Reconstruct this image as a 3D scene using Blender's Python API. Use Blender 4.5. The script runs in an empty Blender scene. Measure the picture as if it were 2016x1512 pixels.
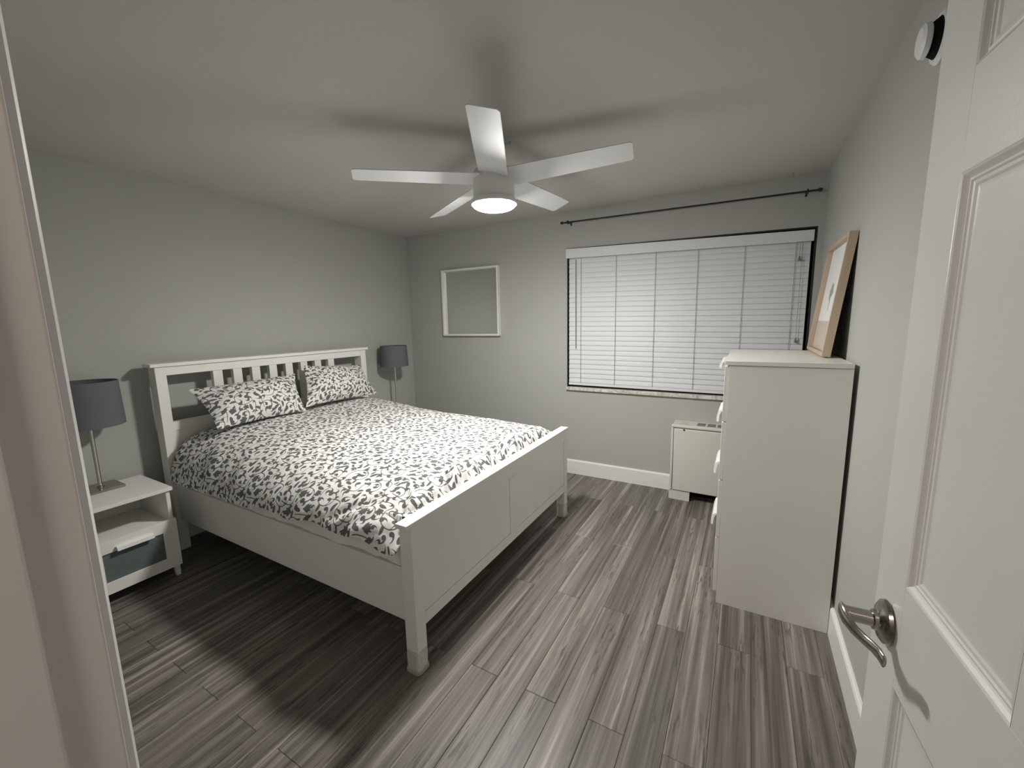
import bpy, bmesh, math, random
import numpy as np
from mathutils import Vector, Matrix
R = math.radians
PI = math.pi
scene = bpy.context.scene
C = scene.collection

# ------------------------------------------------------------------ camera
RW, RH = 3.702, 2.348                      # right wall x, ceiling z  (left wall x=0, back wall y=0)
YAW, PITCH, ROLL, FPX = -0.5168, -0.1501, -0.0205, 812.2
cam_d = bpy.data.cameras.new('camera'); cam = bpy.data.objects.new('camera', cam_d); C.objects.link(cam)
cam_d.sensor_fit = 'HORIZONTAL'; cam_d.sensor_width = 36.0; cam_d.lens = 36.0 * FPX / 2016.0
cam_d.clip_start = 0.01; cam_d.clip_end = 60
_f = Vector((math.sin(YAW)*math.cos(PITCH), math.cos(YAW)*math.cos(PITCH), math.sin(PITCH)))
_r0 = Vector((math.cos(YAW), -math.sin(YAW), 0)); _u0 = _r0.cross(_f)
_r = math.cos(ROLL)*_r0 + math.sin(ROLL)*_u0; _u = -math.sin(ROLL)*_r0 + math.cos(ROLL)*_u0
cam.matrix_world = Matrix(((_r.x, _u.x, -_f.x, 3.2946), (_r.y, _u.y, -_f.y, -3.5058), (_r.z, _u.z, -_f.z, 1.4197), (0, 0, 0, 1)))
scene.camera = cam

# ------------------------------------------------------------------ world, exposure
world = bpy.data.worlds.new('night'); scene.world = world; world.use_nodes = True
world.node_tree.nodes['Background'].inputs[0].default_value = (0.02, 0.022, 0.03, 1)
world.node_tree.nodes['Background'].inputs[1].default_value = 0.3
scene.view_settings.view_transform = 'Standard'
try: scene.view_settings.look = 'None'
except Exception: pass
scene.view_settings.gamma = 1.0
scene.view_settings.use_curve_mapping = False
scene.view_settings.exposure = 0.0
FAN_LIGHT = 380.0                           # radiance of the fan's diffuser
HALL_LIGHT = 56.0                            # radiance of the hall ceiling lamp

# ------------------------------------------------------------------ materials
def lin(c): return tuple((x/12.92 if x <= .04045 else ((x+.055)/1.055)**2.4) for x in c)
class NT:
    def __init__(s, name):
        s.m = bpy.data.materials.new(name); s.m.use_nodes = True
        s.t = s.m.node_tree; s.b = s.t.nodes['Principled BSDF']
    def n(s, typ, **kw):
        nd = s.t.nodes.new(typ)
        for k, v in kw.items():
            if k[0] == 'i' and k[1:].isdigit(): nd.inputs[int(k[1:])].default_value = v
            else: setattr(nd, k, v)
        return nd
    def l(s, a, b): s.t.links.new(a, b)
def paint(name, col, rough=.5, spec=.4, bump=.0, scale=300., var=.03, metal=0.0, alpha=1.0, trans=0.0):
    k = NT(name); b = k.b
    tc = k.n('ShaderNodeTexCoord'); nz = k.n('ShaderNodeTexNoise'); nz.inputs['Scale'].default_value = 3.1; nz.inputs['Detail'].default_value = 4
    k.l(tc.outputs['Object'], nz.inputs['Vector'])
    mx = k.n('ShaderNodeMix', data_type='RGBA'); mx.inputs[6].default_value = (*[c*(1-var) for c in col], 1); mx.inputs[7].default_value = (*[min(1, c*(1+var)) for c in col], 1)
    k.l(nz.outputs['Fac'], mx.inputs[0]); k.l(mx.outputs[2], b.inputs['Base Color'])
    b.inputs['Roughness'].default_value = rough; b.inputs['Specular IOR Level'].default_value = spec; b.inputs['Metallic'].default_value = metal
    b.inputs['Alpha'].default_value = alpha; b.inputs['Transmission Weight'].default_value = trans
    if bump:
        n2 = k.n('ShaderNodeTexNoise'); n2.inputs['Scale'].default_value = scale; n2.inputs['Detail'].default_value = 3
        k.l(tc.outputs['Object'], n2.inputs['Vector'])
        bp = k.n('ShaderNodeBump'); bp.inputs['Strength'].default_value = bump; bp.inputs['Distance'].default_value = .002
        k.l(n2.outputs['Fac'], bp.inputs['Height']); k.l(bp.outputs['Normal'], b.inputs['Normal'])
    return k.m
M = {}
M['wall'] = paint('grey_wall_paint', (.445, .446, .420), .75, .25, .25, 260)
M['ceiling'] = paint('ceiling_paint', (.575, .56, .53), .9, .15, .3, 180)
M['white'] = paint('white_lacquer', (.83, .815, .775), .35, .45, .04, 90)
M['trim'] = paint('white_trim_paint', (.80, .80, .79), .30, .5, .05, 120)
M['door'] = paint('white_door_paint', (.66, .65, .645), .34, .45, .10, 160)
M['jamb'] = paint('cream_jamb_paint', (.70, .66, .62), .38, .4, .15, 70)
M['fan_white'] = paint('white_fan_enamel', (.78, .78, .76), .45, .4)
M['blade'] = paint('white_fan_blade', (.80, .815, .83), .42, .14)
M['steel'] = paint('brushed_nickel', (.56, .54, .52), .28, .5, .05, 400, .05, 1.0)
M['dark_nickel'] = paint('dark_satin_nickel', (.36, .33, .31), .22, .5, .03, 300, .06, 1.0)
M['dark_metal'] = paint('dark_bronze_metal', (.018, .015, .014), .45, .4)
M['black'] = paint('black_gap', (.008, .008, .008), .8, .1)
M['shade'] = paint('grey_lamp_fabric', (.150, .146, .158), .95, .1, .8, 500, .08)
M['shade_in'] = paint('lamp_lining', (.35, .34, .33), .8, .1)
M['slat'] = paint('white_blind_slat', (.72, .72, .735), .45, .35)
M['cord'] = paint('grey_cord', (.22, .22, .22), .8, .2)
M['ac'] = paint('beige_ac_enamel', (.66, .645, .59), .42, .4, .05, 150)
M['vent'] = paint('grey_vent', (.22, .215, .20), .6, .3)
M['sheet'] = paint('white_bed_sheet', (.84, .825, .79), .95, .1, .4, 45)
M['frost'] = paint('frosted_green_glass', (.125, .155, .145), .40, .5)
M['plastic'] = paint('clear_plastic_cup', (.80, .77, .72), .25, .5, .0, 300, .05, 0, .42)
M['paper'] = paint('white_paper', (.82, .83, .83), .8, .2)
M['sand'] = paint('beige_print_band', (.60, .53, .45), .8, .2)
M['ink'] = paint('grey_print_ink', (.38, .41, .39), .8, .2)
M['cardback'] = paint('brown_backing_board', (.10, .085, .07), .85, .1)
M['screw'] = paint('black_screw', (.03, .03, .03), .5, .3)
M['alarm'] = paint('white_alarm_plastic', (.82, .82, .84), .4, .4)
def marble():
    k = NT('pale_marble'); tc = k.n('ShaderNodeTexCoord'); nz = k.n('ShaderNodeTexNoise'); nz.inputs['Scale'].default_value = 22; nz.inputs['Detail'].default_value = 7; nz.inputs['Distortion'].default_value = 1.2
    k.l(tc.outputs['Object'], nz.inputs['Vector'])
    cr = k.n('ShaderNodeValToRGB'); cr.color_ramp.elements[0].position = .3; cr.color_ramp.elements[0].color = (.40, .37, .34, 1); cr.color_ramp.elements[1].position = .62; cr.color_ramp.elements[1].color = (.74, .71, .67, 1)
    k.l(nz.outputs['Fac'], cr.inputs[0]); k.l(cr.outputs[0], k.b.inputs['Base Color']); k.b.inputs['Roughness'].default_value = .3
    return k.m
M['marble'] = marble()
def wood(name, a, b_, axis, rough=.55):
    k = NT(name); tc = k.n('ShaderNodeTexCoord'); mp = k.n('ShaderNodeMapping'); sc = [70, 70, 70]; sc[axis] = 4
    mp.inputs['Scale'].default_value = sc; nz = k.n('ShaderNodeTexNoise'); nz.inputs['Scale'].default_value = 1; nz.inputs['Detail'].default_value = 5
    k.l(tc.outputs['Object'], mp.inputs['Vector']); k.l(mp.outputs[0], nz.inputs['Vector'])
    mx = k.n('ShaderNodeMix', data_type='RGBA'); mx.inputs[6].default_value = (*a, 1); mx.inputs[7].default_value = (*b_, 1)
    k.l(nz.outputs['Fac'], mx.inputs[0]); k.l(mx.outputs[2], k.b.inputs['Base Color']); k.b.inputs['Roughness'].default_value = rough
    return k.m
M['oak'] = wood('pale_oak', (.44, .33, .23), (.60, .48, .36), 2)
def plank_mat():
    k = NT('grey_strand_floor'); b = k.b
    oi = k.n('ShaderNodeObjectInfo'); tc = k.n('ShaderNodeTexCoord')
    off = k.n('ShaderNodeVectorMath', operation='SCALE'); off.inputs[0].default_value = (37.1, 91.7, 13.3)
    k.l(oi.outputs['Random'], off.inputs['Scale'])
    ad = k.n('ShaderNodeVectorMath', operation='ADD'); k.l(tc.outputs['Object'], ad.inputs[0]); k.l(off.outputs[0], ad.inputs[1])
    def nz(sx, sy, det, rough=.55, dist=0.):
        mp = k.n('ShaderNodeMapping'); mp.inputs['Scale'].default_value = (sx, sy, 1); k.l(ad.outputs[0], mp.inputs['Vector'])
        t = k.n('ShaderNodeTexNoise'); t.inputs['Scale'].default_value = 1; t.inputs['Detail'].default_value = det; t.inputs['Roughness'].default_value = rough; t.inputs['Distortion'].default_value = dist
        k.l(mp.outputs[0], t.inputs['Vector']); return t.outputs['Fac']
    def ramp(src, stops):
        cr = k.n('ShaderNodeValToRGB'); e = cr.color_ramp.elements
        while len(e) < len(stops): e.new(.5)
        for x, (p, c) in zip(e, stops): x.position = p; x.color = (*c, 1) if len(c) == 3 else c
        k.l(src, cr.inputs[0]); return cr.outputs[0]
    def mix(mode, f, a, c):
        mx = k.n('ShaderNodeMix', data_type='RGBA', blend_type=mode)
        if isinstance(f, float): mx.inputs[0].default_value = f
        else: k.l(f, mx.inputs[0])
        k.l(a, mx.inputs[6]); k.l(c, mx.inputs[7]); return mx.outputs[2]
    broad = ramp(nz(40, .8, 4, .55), [(.28, (.072, .063, .055)), (.43, (.132, .118, .105)), (.56, (.190, .172, .154)), (.72, (.335, .310, .281))])
    fine = ramp(nz(170, 2.2, 4, .6), [(.25, (.70, .70, .70)), (.75, (1.25, 1.25, 1.25))])
    c = mix('MULTIPLY', 1.0, broad, fine)
    tone = ramp(oi.outputs['Random'], [(0, (.78, .78, .785)), (.25, (1.0, .985, .97)), (.5, (.88, .88, .885)), (.75, (1.20, 1.19, 1.17)), (1, (.94, .92, .90))])
    c = mix('MULTIPLY', 1.0, c, tone)
    # dark flecks of the strand in patches
    fl = ramp(nz(120, 9, 2, .55, .3), [(.55, (0, 0, 0)), (.64, (1, 1, 1))])
    pa = ramp(nz(14, 1.6, 1), [(.46, (0, 0, 0)), (.60, (1, 1, 1))])
    f = k.n('ShaderNodeMath', operation='MULTIPLY'); k.l(fl, f.inputs[0]); k.l(pa, f.inputs[1])
    f2 = k.n('ShaderNodeMath', operation='MULTIPLY'); k.l(f.outputs[0], f2.inputs[0]); f2.inputs[1].default_value = .72
    dk = k.n('ShaderNodeRGB'); dk.outputs[0].default_value = (.045, .040, .036, 1)
    c = mix('MIX', f2.outputs[0], c, dk.outputs[0])
    k.l(c, b.inputs['Base Color'])
    b.inputs['Roughness'].default_value = .42; b.inputs['Specular IOR Level'].default_value = .35
    bp = k.n('ShaderNodeBump'); bp.inputs['Strength'].default_value = .15; bp.inputs['Distance'].default_value = .001
    k.l(nz(170, 2.2, 4), bp.inputs['Height']); k.l(bp.outputs[0], b.inputs['Normal'])
    return k.m
M['plank'] = plank_mat()
M['subfloor'] = paint('dark_subfloor', (.03, .027, .024), .8, .1)
def scroll_mat():
    # printed cotton: the 'scroll' attribute is the distance (mm) to the printed vine
    k = NT('scroll_print_cotton'); b = k.b
    at = k.n('ShaderNodeAttribute', attribute_name='scroll')
    mr = k.n('ShaderNodeMapRange'); mr.inputs['From Min'].default_value = -.35; mr.inputs['From Max'].default_value = .35
    k.l(at.outputs['Fac'], mr.inputs['Value'])
    mx = k.n('ShaderNodeMix', data_type='RGBA'); mx.inputs[6].default_value = (.135, .131, .128, 1); mx.inputs[7].default_value = (.76, .75, .725, 1)
    k.l(mr.outputs[0], mx.inputs[0]); k.l(mx.outputs[2], b.inputs['Base Color'])
    b.inputs['Roughness'].default_value = .95; b.inputs['Specular IOR Level'].default_value = .1
    tc = k.n('ShaderNodeTexCoord'); n2 = k.n('ShaderNodeTexNoise'); n2.inputs['Scale'].default_value = 26; n2.inputs['Detail'].default_value = 4
    k.l(tc.outputs['Object'], n2.inputs['Vector'])
    bp = k.n('ShaderNodeBump'); bp.inputs['Strength'].default_value = .35; bp.inputs['Distance'].default_value = .008
    k.l(n2.outputs['Fac'], bp.inputs['Height']); k.l(bp.outputs[0], b.inputs['Normal'])
    return k.m
M['scroll'] = scroll_mat()
def emit(name, col, st):
    k = NT(name); b = k.b; b.inputs['Base Color'].default_value = (.9, .9, .9, 1)
    b.inputs['Emission Color'].default_value = (*col, 1); b.inputs['Emission Strength'].default_value = st
    return k.m
M['fan_glow'] = emit('lit_fan_diffuser', (1, .985, .945), FAN_LIGHT)
M['hall_glow'] = emit('lit_hall_lamp', (1, .86, .78), HALL_LIGHT)
def mirror_mat():
    k = NT('mirror_glass'); k.b.inputs['Base Color'].default_value = (.80, .82, .78, 1); k.b.inputs['Metallic'].default_value = 1; k.b.inputs['Roughness'].default_value = .02
    return k.m
M['mirror'] = mirror_mat()
def glass_mat():
    k = NT('window_glass'); k.b.inputs['Base Color'].default_value = (.9, .95, .95, 1); k.b.inputs['Transmission Weight'].default_value = 1; k.b.inputs['Roughness'].default_value = .0; k.b.inputs['IOR'].default_value = 1.45
    return k.m
M['glass'] = glass_mat()
M['glazing'] = paint('picture_glazing', (.9, .9, .9), .03, .5, 0, 300, 0, 0, .06)

# ------------------------------------------------------------------ mesh helpers
ORG = {}
def tag(o, label=None, cat=None, group=None, kind=None):
    if label: o['label'] = label
    if cat: o['category'] = cat
    if group: o['group'] = group
    if kind: o['kind'] = kind
    return o
def thing(name, loc, label, cat, group=None, rot=0.0):
    o = bpy.data.objects.new(name, None); C.objects.link(o); o.empty_display_size = .05
    o.location = loc; o.rotation_euler = (0, 0, rot); ORG[o.name] = Vector(loc)
    return tag(o, label, cat, group)
class MB:
    def __init__(s): s.bm = bmesh.new(); s.flat = False
    def _sharp(s, fs): pass
    def box(s, x0, x1, y0, y1, z0, z1, bev=0.0, seg=2):
        x0, x1 = sorted((x0, x1)); y0, y1 = sorted((y0, y1)); z0, z1 = sorted((z0, z1))
        vs = [s.bm.verts.new((x, y, z)) for x in (x0, x1) for y in (y0, y1) for z in (z0, z1)]
        idx = [(0, 1, 3, 2), (4, 6, 7, 5), (0, 4, 5, 1), (2, 3, 7, 6), (0, 2, 6, 4), (1, 5, 7, 3)]
        fs = [s.bm.faces.new([vs[i] for i in q]) for q in idx]
        if bev:
            s.flat = True
            es = list({e for f in fs for e in f.edges})
            bmesh.ops.bevel(s.bm, geom=es, offset=bev, segments=seg, profile=.5, affect='EDGES')
        return s
    def hexa(s, P, bev=0.0, seg=2):
        # 8 corners ordered like box: x-major, y, z
        vs = [s.bm.verts.new(p) for p in P]
        idx = [(0, 1, 3, 2), (4, 6, 7, 5), (0, 4, 5, 1), (2, 3, 7, 6), (0, 2, 6, 4), (1, 5, 7, 3)]
        fs = [s.bm.faces.new([vs[i] for i in q]) for q in idx]
        bmesh.ops.recalc_face_normals(s.bm, faces=fs)
        if bev:
            s.flat = True
            es = list({e for f in fs for e in f.edges})
            bmesh.ops.bevel(s.bm, geom=es, offset=bev, segments=seg, profile=.5, affect='EDGES')
        return s
    def lathe(s, prof, c=(0, 0, 0), n=40, axis='z', mat=None, close=True):
        # prof: (radius, height) pairs
        mt = mat or Matrix.Identity(4); c = Vector(c); rings = []
        for r, h in prof:
            if r < 1e-6:
                p = Vector((0, 0, h)) if axis == 'z' else (Vector((h, 0, 0)) if axis == 'x' else Vector((0, h, 0)))
                rings.append([s.bm.verts.new(c + (mt @ p))]); continue
            ring = []
            for i in range(n):
                a = 2*PI*i/n
                if axis == 'z': p = Vector((r*math.cos(a), r*math.sin(a), h))
                elif axis == 'x': p = Vector((h, r*math.cos(a), r*math.sin(a)))
                else: p = Vector((r*math.sin(a), h, r*math.cos(a)))
                ring.append(s.bm.verts.new(c + (mt @ p)))
            rings.append(ring)
        for a, b in zip(rings, rings[1:]):
            if len(a) == 1 and len(b) == 1: continue
            for i in range(n):
                j = (i+1) % n
                if len(a) == 1: s.bm.faces.new((a[0], b[i], b[j]))
                elif len(b) == 1: s.bm.faces.new((a[i], b[0], a[j]))
                else: s.bm.faces.new((a[i], b[i], b[j], a[j]))
        if close:
            for q in (rings[0], rings[-1]):
                if len(q) > 2:
                    try: s.bm.faces.new(q)
                    except ValueError: pass
        return s
    def tube(s, pts, rads, n=12, flat=None):
        pts = [Vector(p) for p in pts]; rings = []
        if not hasattr(rads, '__len__'): rads = [rads]*len(pts)
        up = Vector((0, 0, 1))
        for i, p in enumerate(pts):
            t = (pts[min(i+1, len(pts)-1)] - pts[max(i-1, 0)]).normalized()
            if abs(t.dot(up)) > .95: up = Vector((1, 0, 0))
            a = t.cross(up).normalized(); b = a.cross(t).normalized()
            r = rads[i]; ra, rb = (r if hasattr(r, '__len__') else (r, r))
            rings.append([s.bm.verts.new(p + a*ra*math.cos(2*PI*k/n) + b*rb*math.sin(2*PI*k/n)) for k in range(n)])
        for a, b in zip(rings, rings[1:]):
            for k in range(n): s.bm.faces.new((a[k], a[(k+1) % n], b[(k+1) % n], b[k]))
        s.bm.faces.new(rings[0][::-1]); s.bm.faces.new(rings[-1]); return s
    def poly(s, pts): s.bm.faces.new([s.bm.verts.new(p) for p in pts]); return s
    def build(s, name, mat, parent=None, local=False, smooth=False, kind=None, label=None, recalc=True, ang=35):
        bm = s.bm
        if s.flat: ang = min(ang, 22)          # keep broad faces flat beside their eased edges
        if recalc: bmesh.ops.recalc_face_normals(bm, faces=bm.faces)
        org = Vector((0, 0, 0)) if (local or parent is None) else ORG[parent.name]
        if org.length: bmesh.ops.translate(bm, verts=bm.verts, vec=-org)
        if smooth:
            for f in bm.faces: f.smooth = True
            for e in bm.edges:
                if len(e.link_faces) == 2 and e.calc_face_angle(0) > R(ang): e.smooth = False
        me = bpy.data.meshes.new(name); bm.to_mesh(me); bm.free()
        for m in (mat if isinstance(mat, (list, tuple)) else [mat]): me.materials.append(m)
        o = bpy.data.objects.new(name, me); C.objects.link(o)
        if parent is not None: o.parent = parent
        ORG[o.name] = org
        if kind: o['kind'] = kind
        if label: o['label'] = label
        return o
def bx(name, mat, parent, *a, bev=.0015, seg=2, **kw): return MB().box(*a, bev=bev, seg=seg).build(name, mat, parent, smooth=bool(bev), **kw)
def copy_tree(o, parent=None):
    c = o.copy(); C.objects.link(c)
    if parent is not None: c.parent = parent
    for ch in list(o.children): copy_tree(ch, c)
    return c

# ------------------------------------------------------------------ room shell
YF0, YF1 = -3.395, -3.535                    # front wall: room face, hall face
JL, JR, JH = 2.775, 3.597, 2.045             # doorway: left jamb, right jamb, head
HB = -4.75                                   # hall far wall
HX0, HX1 = 2.0, 4.6
fl = MB().box(-.15, RW+.15, YF1, .2, -.12, -.0125).box(HX0-.1, HX1+.1, HB-.1, YF1, -.12, -.0125).build('floor', M['subfloor'], None, kind='structure')
rng = random.Random(11)
PW, X0, PY0, PL = .1275, 3.003, -.455, 1.205
def plank(xa, xb, ya, yb):
    if xb-xa < .01 or yb-ya < .01: return
    m = MB(); g = .0004; z = rng.uniform(-.0004, 0.0)
    hx, hy = (xb-xa)/2-g, (yb-ya)/2-g; c = .0016
    P = lambda x, y, zz: m.bm.verts.new((x, y, zz))
    lo = [P(sx*hx, sy*hy, -.0125) for sx, sy in ((-1, -1), (1, -1), (1, 1), (-1, 1))]
    mi = [P(sx*hx, sy*hy, -.0013) for sx, sy in ((-1, -1), (1, -1), (1, 1), (-1, 1))]
    hi = [P(sx*(hx-c), sy*(hy-c), 0) for sx, sy in ((-1, -1), (1, -1), (1, 1), (-1, 1))]
    for a, b in ((lo, mi), (mi, hi)):
        for i in range(4): m.bm.faces.new((a[i], a[(i+1) % 4], b[(i+1) % 4], b[i]))
    m.bm.faces.new(hi); m.bm.faces.new(lo[::-1])
    o = m.build('plank', M['plank'], None, local=True); o.parent = fl; o.location = ((xa+xb)/2, (ya+yb)/2, z)
k0 = -int(X0/PW)-1
for k in range(k0, 14):
    xa, xb = X0+PW*k, X0+PW*(k+1)
    oy = PY0 if k % 2 == 0 else PY0-PL/2
    cuts = [oy+PL*2-PL*i for i in range(0, 9)]
    for y1, y0 in zip(cuts, cuts[1:]):
        # inside the room
        a, b, ya, yb = max(xa, 0), min(xb, RW), max(y0, YF0), min(y1, 0)
        if b > a and yb > ya: plank(a, b, ya, yb)
        a, b = max(xa, JL), min(xb, JR); ya, yb = max(y0, HB), min(y1, YF0)
        if b > a and yb > ya: plank(a, b, ya, yb)
MB().box(-.15, RW+.15, YF1, .2, RH, RH+.12).build('ceiling', M['ceiling'], None, kind='structure')
MB().box(-.15, .02, YF1, .2, -.02, RH).build('wall_left', M['wall'], None, kind='structure')
MB().box(RW, RW+.15, YF1, .2, -.02, RH).build('wall_right', M['wall'], None, kind='structure')
# back wall round the window opening
WX0, WX1, WB, WTL, WTR, WD = 1.885, 3.668, .822, 2.040, 2.008, .16
m = MB()
def wall_quad(P):      # P: 4 (x,z) corners; slab from y=0 to y=WD
    m.hexa([(P[0][0], 0, P[0][1]), (P[3][0], 0, P[3][1]), (P[0][0], WD, P[0][1]), (P[3][0], WD, P[3][1]),
            (P[1][0], 0, P[1][1]), (P[2][0], 0, P[2][1]), (P[1][0], WD, P[1][1]), (P[2][0], WD, P[2][1])])
wall_quad([(0, -.02), (WX0, -.02), (WX0, RH), (0, RH)])
wall_quad([(WX1, -.02), (RW, -.02), (RW, RH), (WX1, RH)])
wall_quad([(WX0, -.02), (WX1, -.02), (WX1, WB-.03), (WX0, WB-.03)])
wall_quad([(WX0, WTL), (WX1, WTR), (WX1, RH), (WX0, RH)])
m.build('wall_back', M['wall'], None, kind='structure')
MB().box(0, JL-.02, YF1, YF0, -.02, RH).box(JR+.02, RW, YF1, YF0, -.02, RH).box(JL-.02, JR+.02, YF1, YF0, JH+.02, RH).build('wall_front', M['wall'], None, kind='structure')
# hall behind the camera
MB().box(HX0-.1, HX1+.1, HB-.1, HB, -.02, RH).build('wall_hall_far', M['wall'], None, kind='structure')
MB().box(HX0-.1, HX0, HB, YF1, -.02, RH).build('wall_hall_left', M['wall'], None, kind='structure')
MB().box(HX1, HX1+.1, HB, YF1, -.02, RH).build('wall_hall_right', M['wall'], None, kind='structure')
MB().box(RW+.15, HX1+.1, YF1, YF1+.1, -.02, RH).build('wall_hall_front', M['wall'], None, kind='structure')
MB().box(HX0-.1, HX1+.1, HB-.1, YF1, RH, RH+.12).build('ceiling_hall', M['ceiling'], None, kind='structure')
# baseboards: flat board with eased top
def baseboard(name, prof_axis, a0, a1, wallpos, sgn):
    m = MB(); t, h = .015, .133
    prof = [(0, 0), (t, 0), (t, h-.012), (t-.004, h-.003), (t-.008, h), (0, h)]
    A = []; B = []
    for d, z in prof:
        if prof_axis == 'x': A.append(m.bm.verts.new((a0, wallpos+sgn*d, z))); B.append(m.bm.verts.new((a1, wallpos+sgn*d, z)))
        else: A.append(m.bm.verts.new((wallpos+sgn*d, a0, z))); B.append(m.bm.verts.new((wallpos+sgn*d, a1, z)))
    for i in range(len(prof)): j = (i+1) % len(prof); m.bm.faces.new((A[i], A[j], B[j], B[i]))
    m.bm.faces.new(A); m.bm.faces.new(B[::-1])
    return m.build(name, M['trim'], None, kind='structure')
baseboard('baseboard_back', 'x', .0355, 2.806, 0, -1)
baseboard('baseboard_left', 'y', YF0, 0, .02, 1)
baseboard('baseboard_right', 'y', YF0+.0155, -.19, RW, -1)
baseboard('baseboard_front', 'x', .0355, JL-.075, YF0, 1)

# doorway: jambs with stops (trim_1), casing on the room side (trim_2)
tr = bpy.data.objects.new('trim_1', None); C.objects.link(tr); tr['kind'] = 'structure'; ORG['trim_1'] = Vector((0, 0, 0))
YJ = -3.3905
bx('jamb', M['jamb'], tr, JL-.02, JL, YF1-.003, YJ, 0, JH, bev=.003)
bx('jamb', M['jamb'], tr, JR, JR+.02, YF1-.003, YJ, 0, JH, bev=.003)
bx('head_jamb', M['jamb'], tr, JL-.02, JR+.02, YF1-.003, YJ, JH, JH+.02, bev=.003)
bx('door_stop', M['jamb'], tr, JL, JL+.011, YF1+.02, -3.430, 0, JH, bev=.003)
bx('door_stop', M['jamb'], tr, JR-.011, JR, YF1+.02, -3.436, 0, JH, bev=.003)
bx('door_stop', M['jamb'], tr, JL+.011, JR-.011, YF1+.02, -3.430, JH-.011, JH, bev=.003)
tr2 = bpy.data.objects.new('trim_2', None); C.objects.link(tr2); tr2['kind'] = 'structure'; ORG['trim_2'] = Vector((0, 0, 0))
def casing(x0, x1, z0, z1, horiz=False, flip=1):
    return None
def casing_v(xa, xb, z1):    # xa = edge nearest the opening
    s = 1 if xb > xa else -1; m = MB()
    pr = [(0, 0), (0, .0075), (.0035, .0098), (.008, .0100), (.012, .0122), (.040, .0155), (.055, .0165), (.062, .0135), (.062, 0)]
    A = [m.bm.verts.new((xa+s*u, YJ-.002+w, 0)) for u, w in pr]; B = [m.bm.verts.new((xa+s*u, YJ-.002+w, z1+(u if u else 0))) for u, w in pr]
    for i in range(len(pr)): j = (i+1) % len(pr); m.bm.faces.new((A[i], A[j], B[j], B[i]))
    m.bm.faces.new(A); m.bm.faces.new(B[::-1]); return m.build('casing', M['trim'], tr2)
casing_v(JL-.0045, JL-.0665, JH+.0045); casing_v(JR+.0045, JR+.0665, JH+.0045)
bx('head_casing', M['trim'], tr2, JL-.0665, JR+.0665, YJ-.002, YJ+.011, JH+.0045, JH+.0665, bev=.003)

# ------------------------------------------------------------------ window
wn = bpy.data.objects.new('window_1', None); C.objects.link(wn); wn['kind'] = 'structure'; wn.location = (2.78, 0, .82); ORG['window_1'] = Vector((2.78, 0, .82))
def bar(name, mat, x0, z0, x1, z1, w, y0, y1, vert=False, bev=.0015):
    m = MB()
    if vert: P = [(x0, y0, z0), (x0, y0, z1), (x0, y1, z0), (x0, y1, z1), (x0+w, y0, z0), (x0+w, y0, z1), (x0+w, y1, z0), (x0+w, y1, z1)]
    else: P = [(x0, y0, z0), (x0, y0, z0+w), (x0, y1, z0), (x0, y1, z0+w), (x1, y0, z1), (x1, y0, z1+w), (x1, y1, z1), (x1, y1, z1+w)]
    return m.hexa(P, bev=bev).build(name, mat, wn, smooth=True)
FW = .012
bar('reveal_lining', M['dark_metal'], WX0, WTL-FW, WX1, WTR-FW, FW-.0005, -.0015, WD)
bar('reveal_lining', M['dark_metal'], WX0, WB, WX1, WB, .004, .015, WD)
bar('reveal_lining', M['dark_metal'], WX0+.0005, WB, 0, WTL-FW, .006, -.0015, WD, True)
bar('reveal_lining', M['dark_metal'], WX1-FW, WB, 0, WTR-FW, FW-.0005, -.0015, WD, True)
for x in (WX0+.008, (WX0+WX1)/2-.025, WX1-.062): bar('sash_stile', M['dark_metal'], x, WB+.006, 0, WTR-.014, .048, .105, .145, True)
bar('sash_rail', M['dark_metal'], WX0+.057, WB+.006, WX1-.063, WB+.006, .048, .107, .143)
bar('sash_rail', M['dark_metal'], WX0+.057, WTL-.075, WX1-.063, WTR-.065, .048, .107, .143)
bx('pane', M['glass'], wn, WX0+.05, (WX0+WX1)/2, .122, .127, WB+.05, WTR-.05, bev=0)
bx('pane', M['glass'], wn, (WX0+WX1)/2, WX1-.05, .122, .127, WB+.05, WTR-.05, bev=0)
MB().box(WX0-.004, WX1+.012, -.024, WD, WB-.031, WB-.001, bev=.004).build('window_sill', M['marble'], wn, smooth=True, label='pale veined marble sill under the window')

# ------------------------------------------------------------------ window blind
bl = thing('window_blind', (2.77, .02, .84), 'closed white slatted window blind with valance and cords', 'blind')
def vbar(name, mat, x0, x1, zl0, zl1, zr0, zr1, y0, y1, bev=.002, **kw):
    P = [(x0, y0, zl0), (x0, y0, zl1), (x0, y1, zl0), (x0, y1, zl1), (x1, y0, zr0), (x1, y0, zr1), (x1, y1, zr0), (x1, y1, zr1)]
    return MB().hexa(P, bev=bev).build(name, mat, bl, smooth=True, **kw)
VXL, VXR = 1.8795, 3.651
vbar('valance', M['slat'], VXL, VXR, 1.955, 2.0345, 1.912, 1.985, -.020, -.010, .002)
vbar('valance_return', M['slat'], VXL+.012, VXL+.0165, 1.957, 2.020, 1.957, 2.020, -.0101, .030, .0005)
vbar('head_rail', M['slat'], 1.905, 3.640, 1.970, 2.018, 1.932, 1.982, -.005, .048, .002)
BX0, BX1 = 1.8985, 3.640
NS = 26; zl0, zl1 = 1.940, .888; zr0, zr1 = 1.902, .882
lean = R(79)
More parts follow.
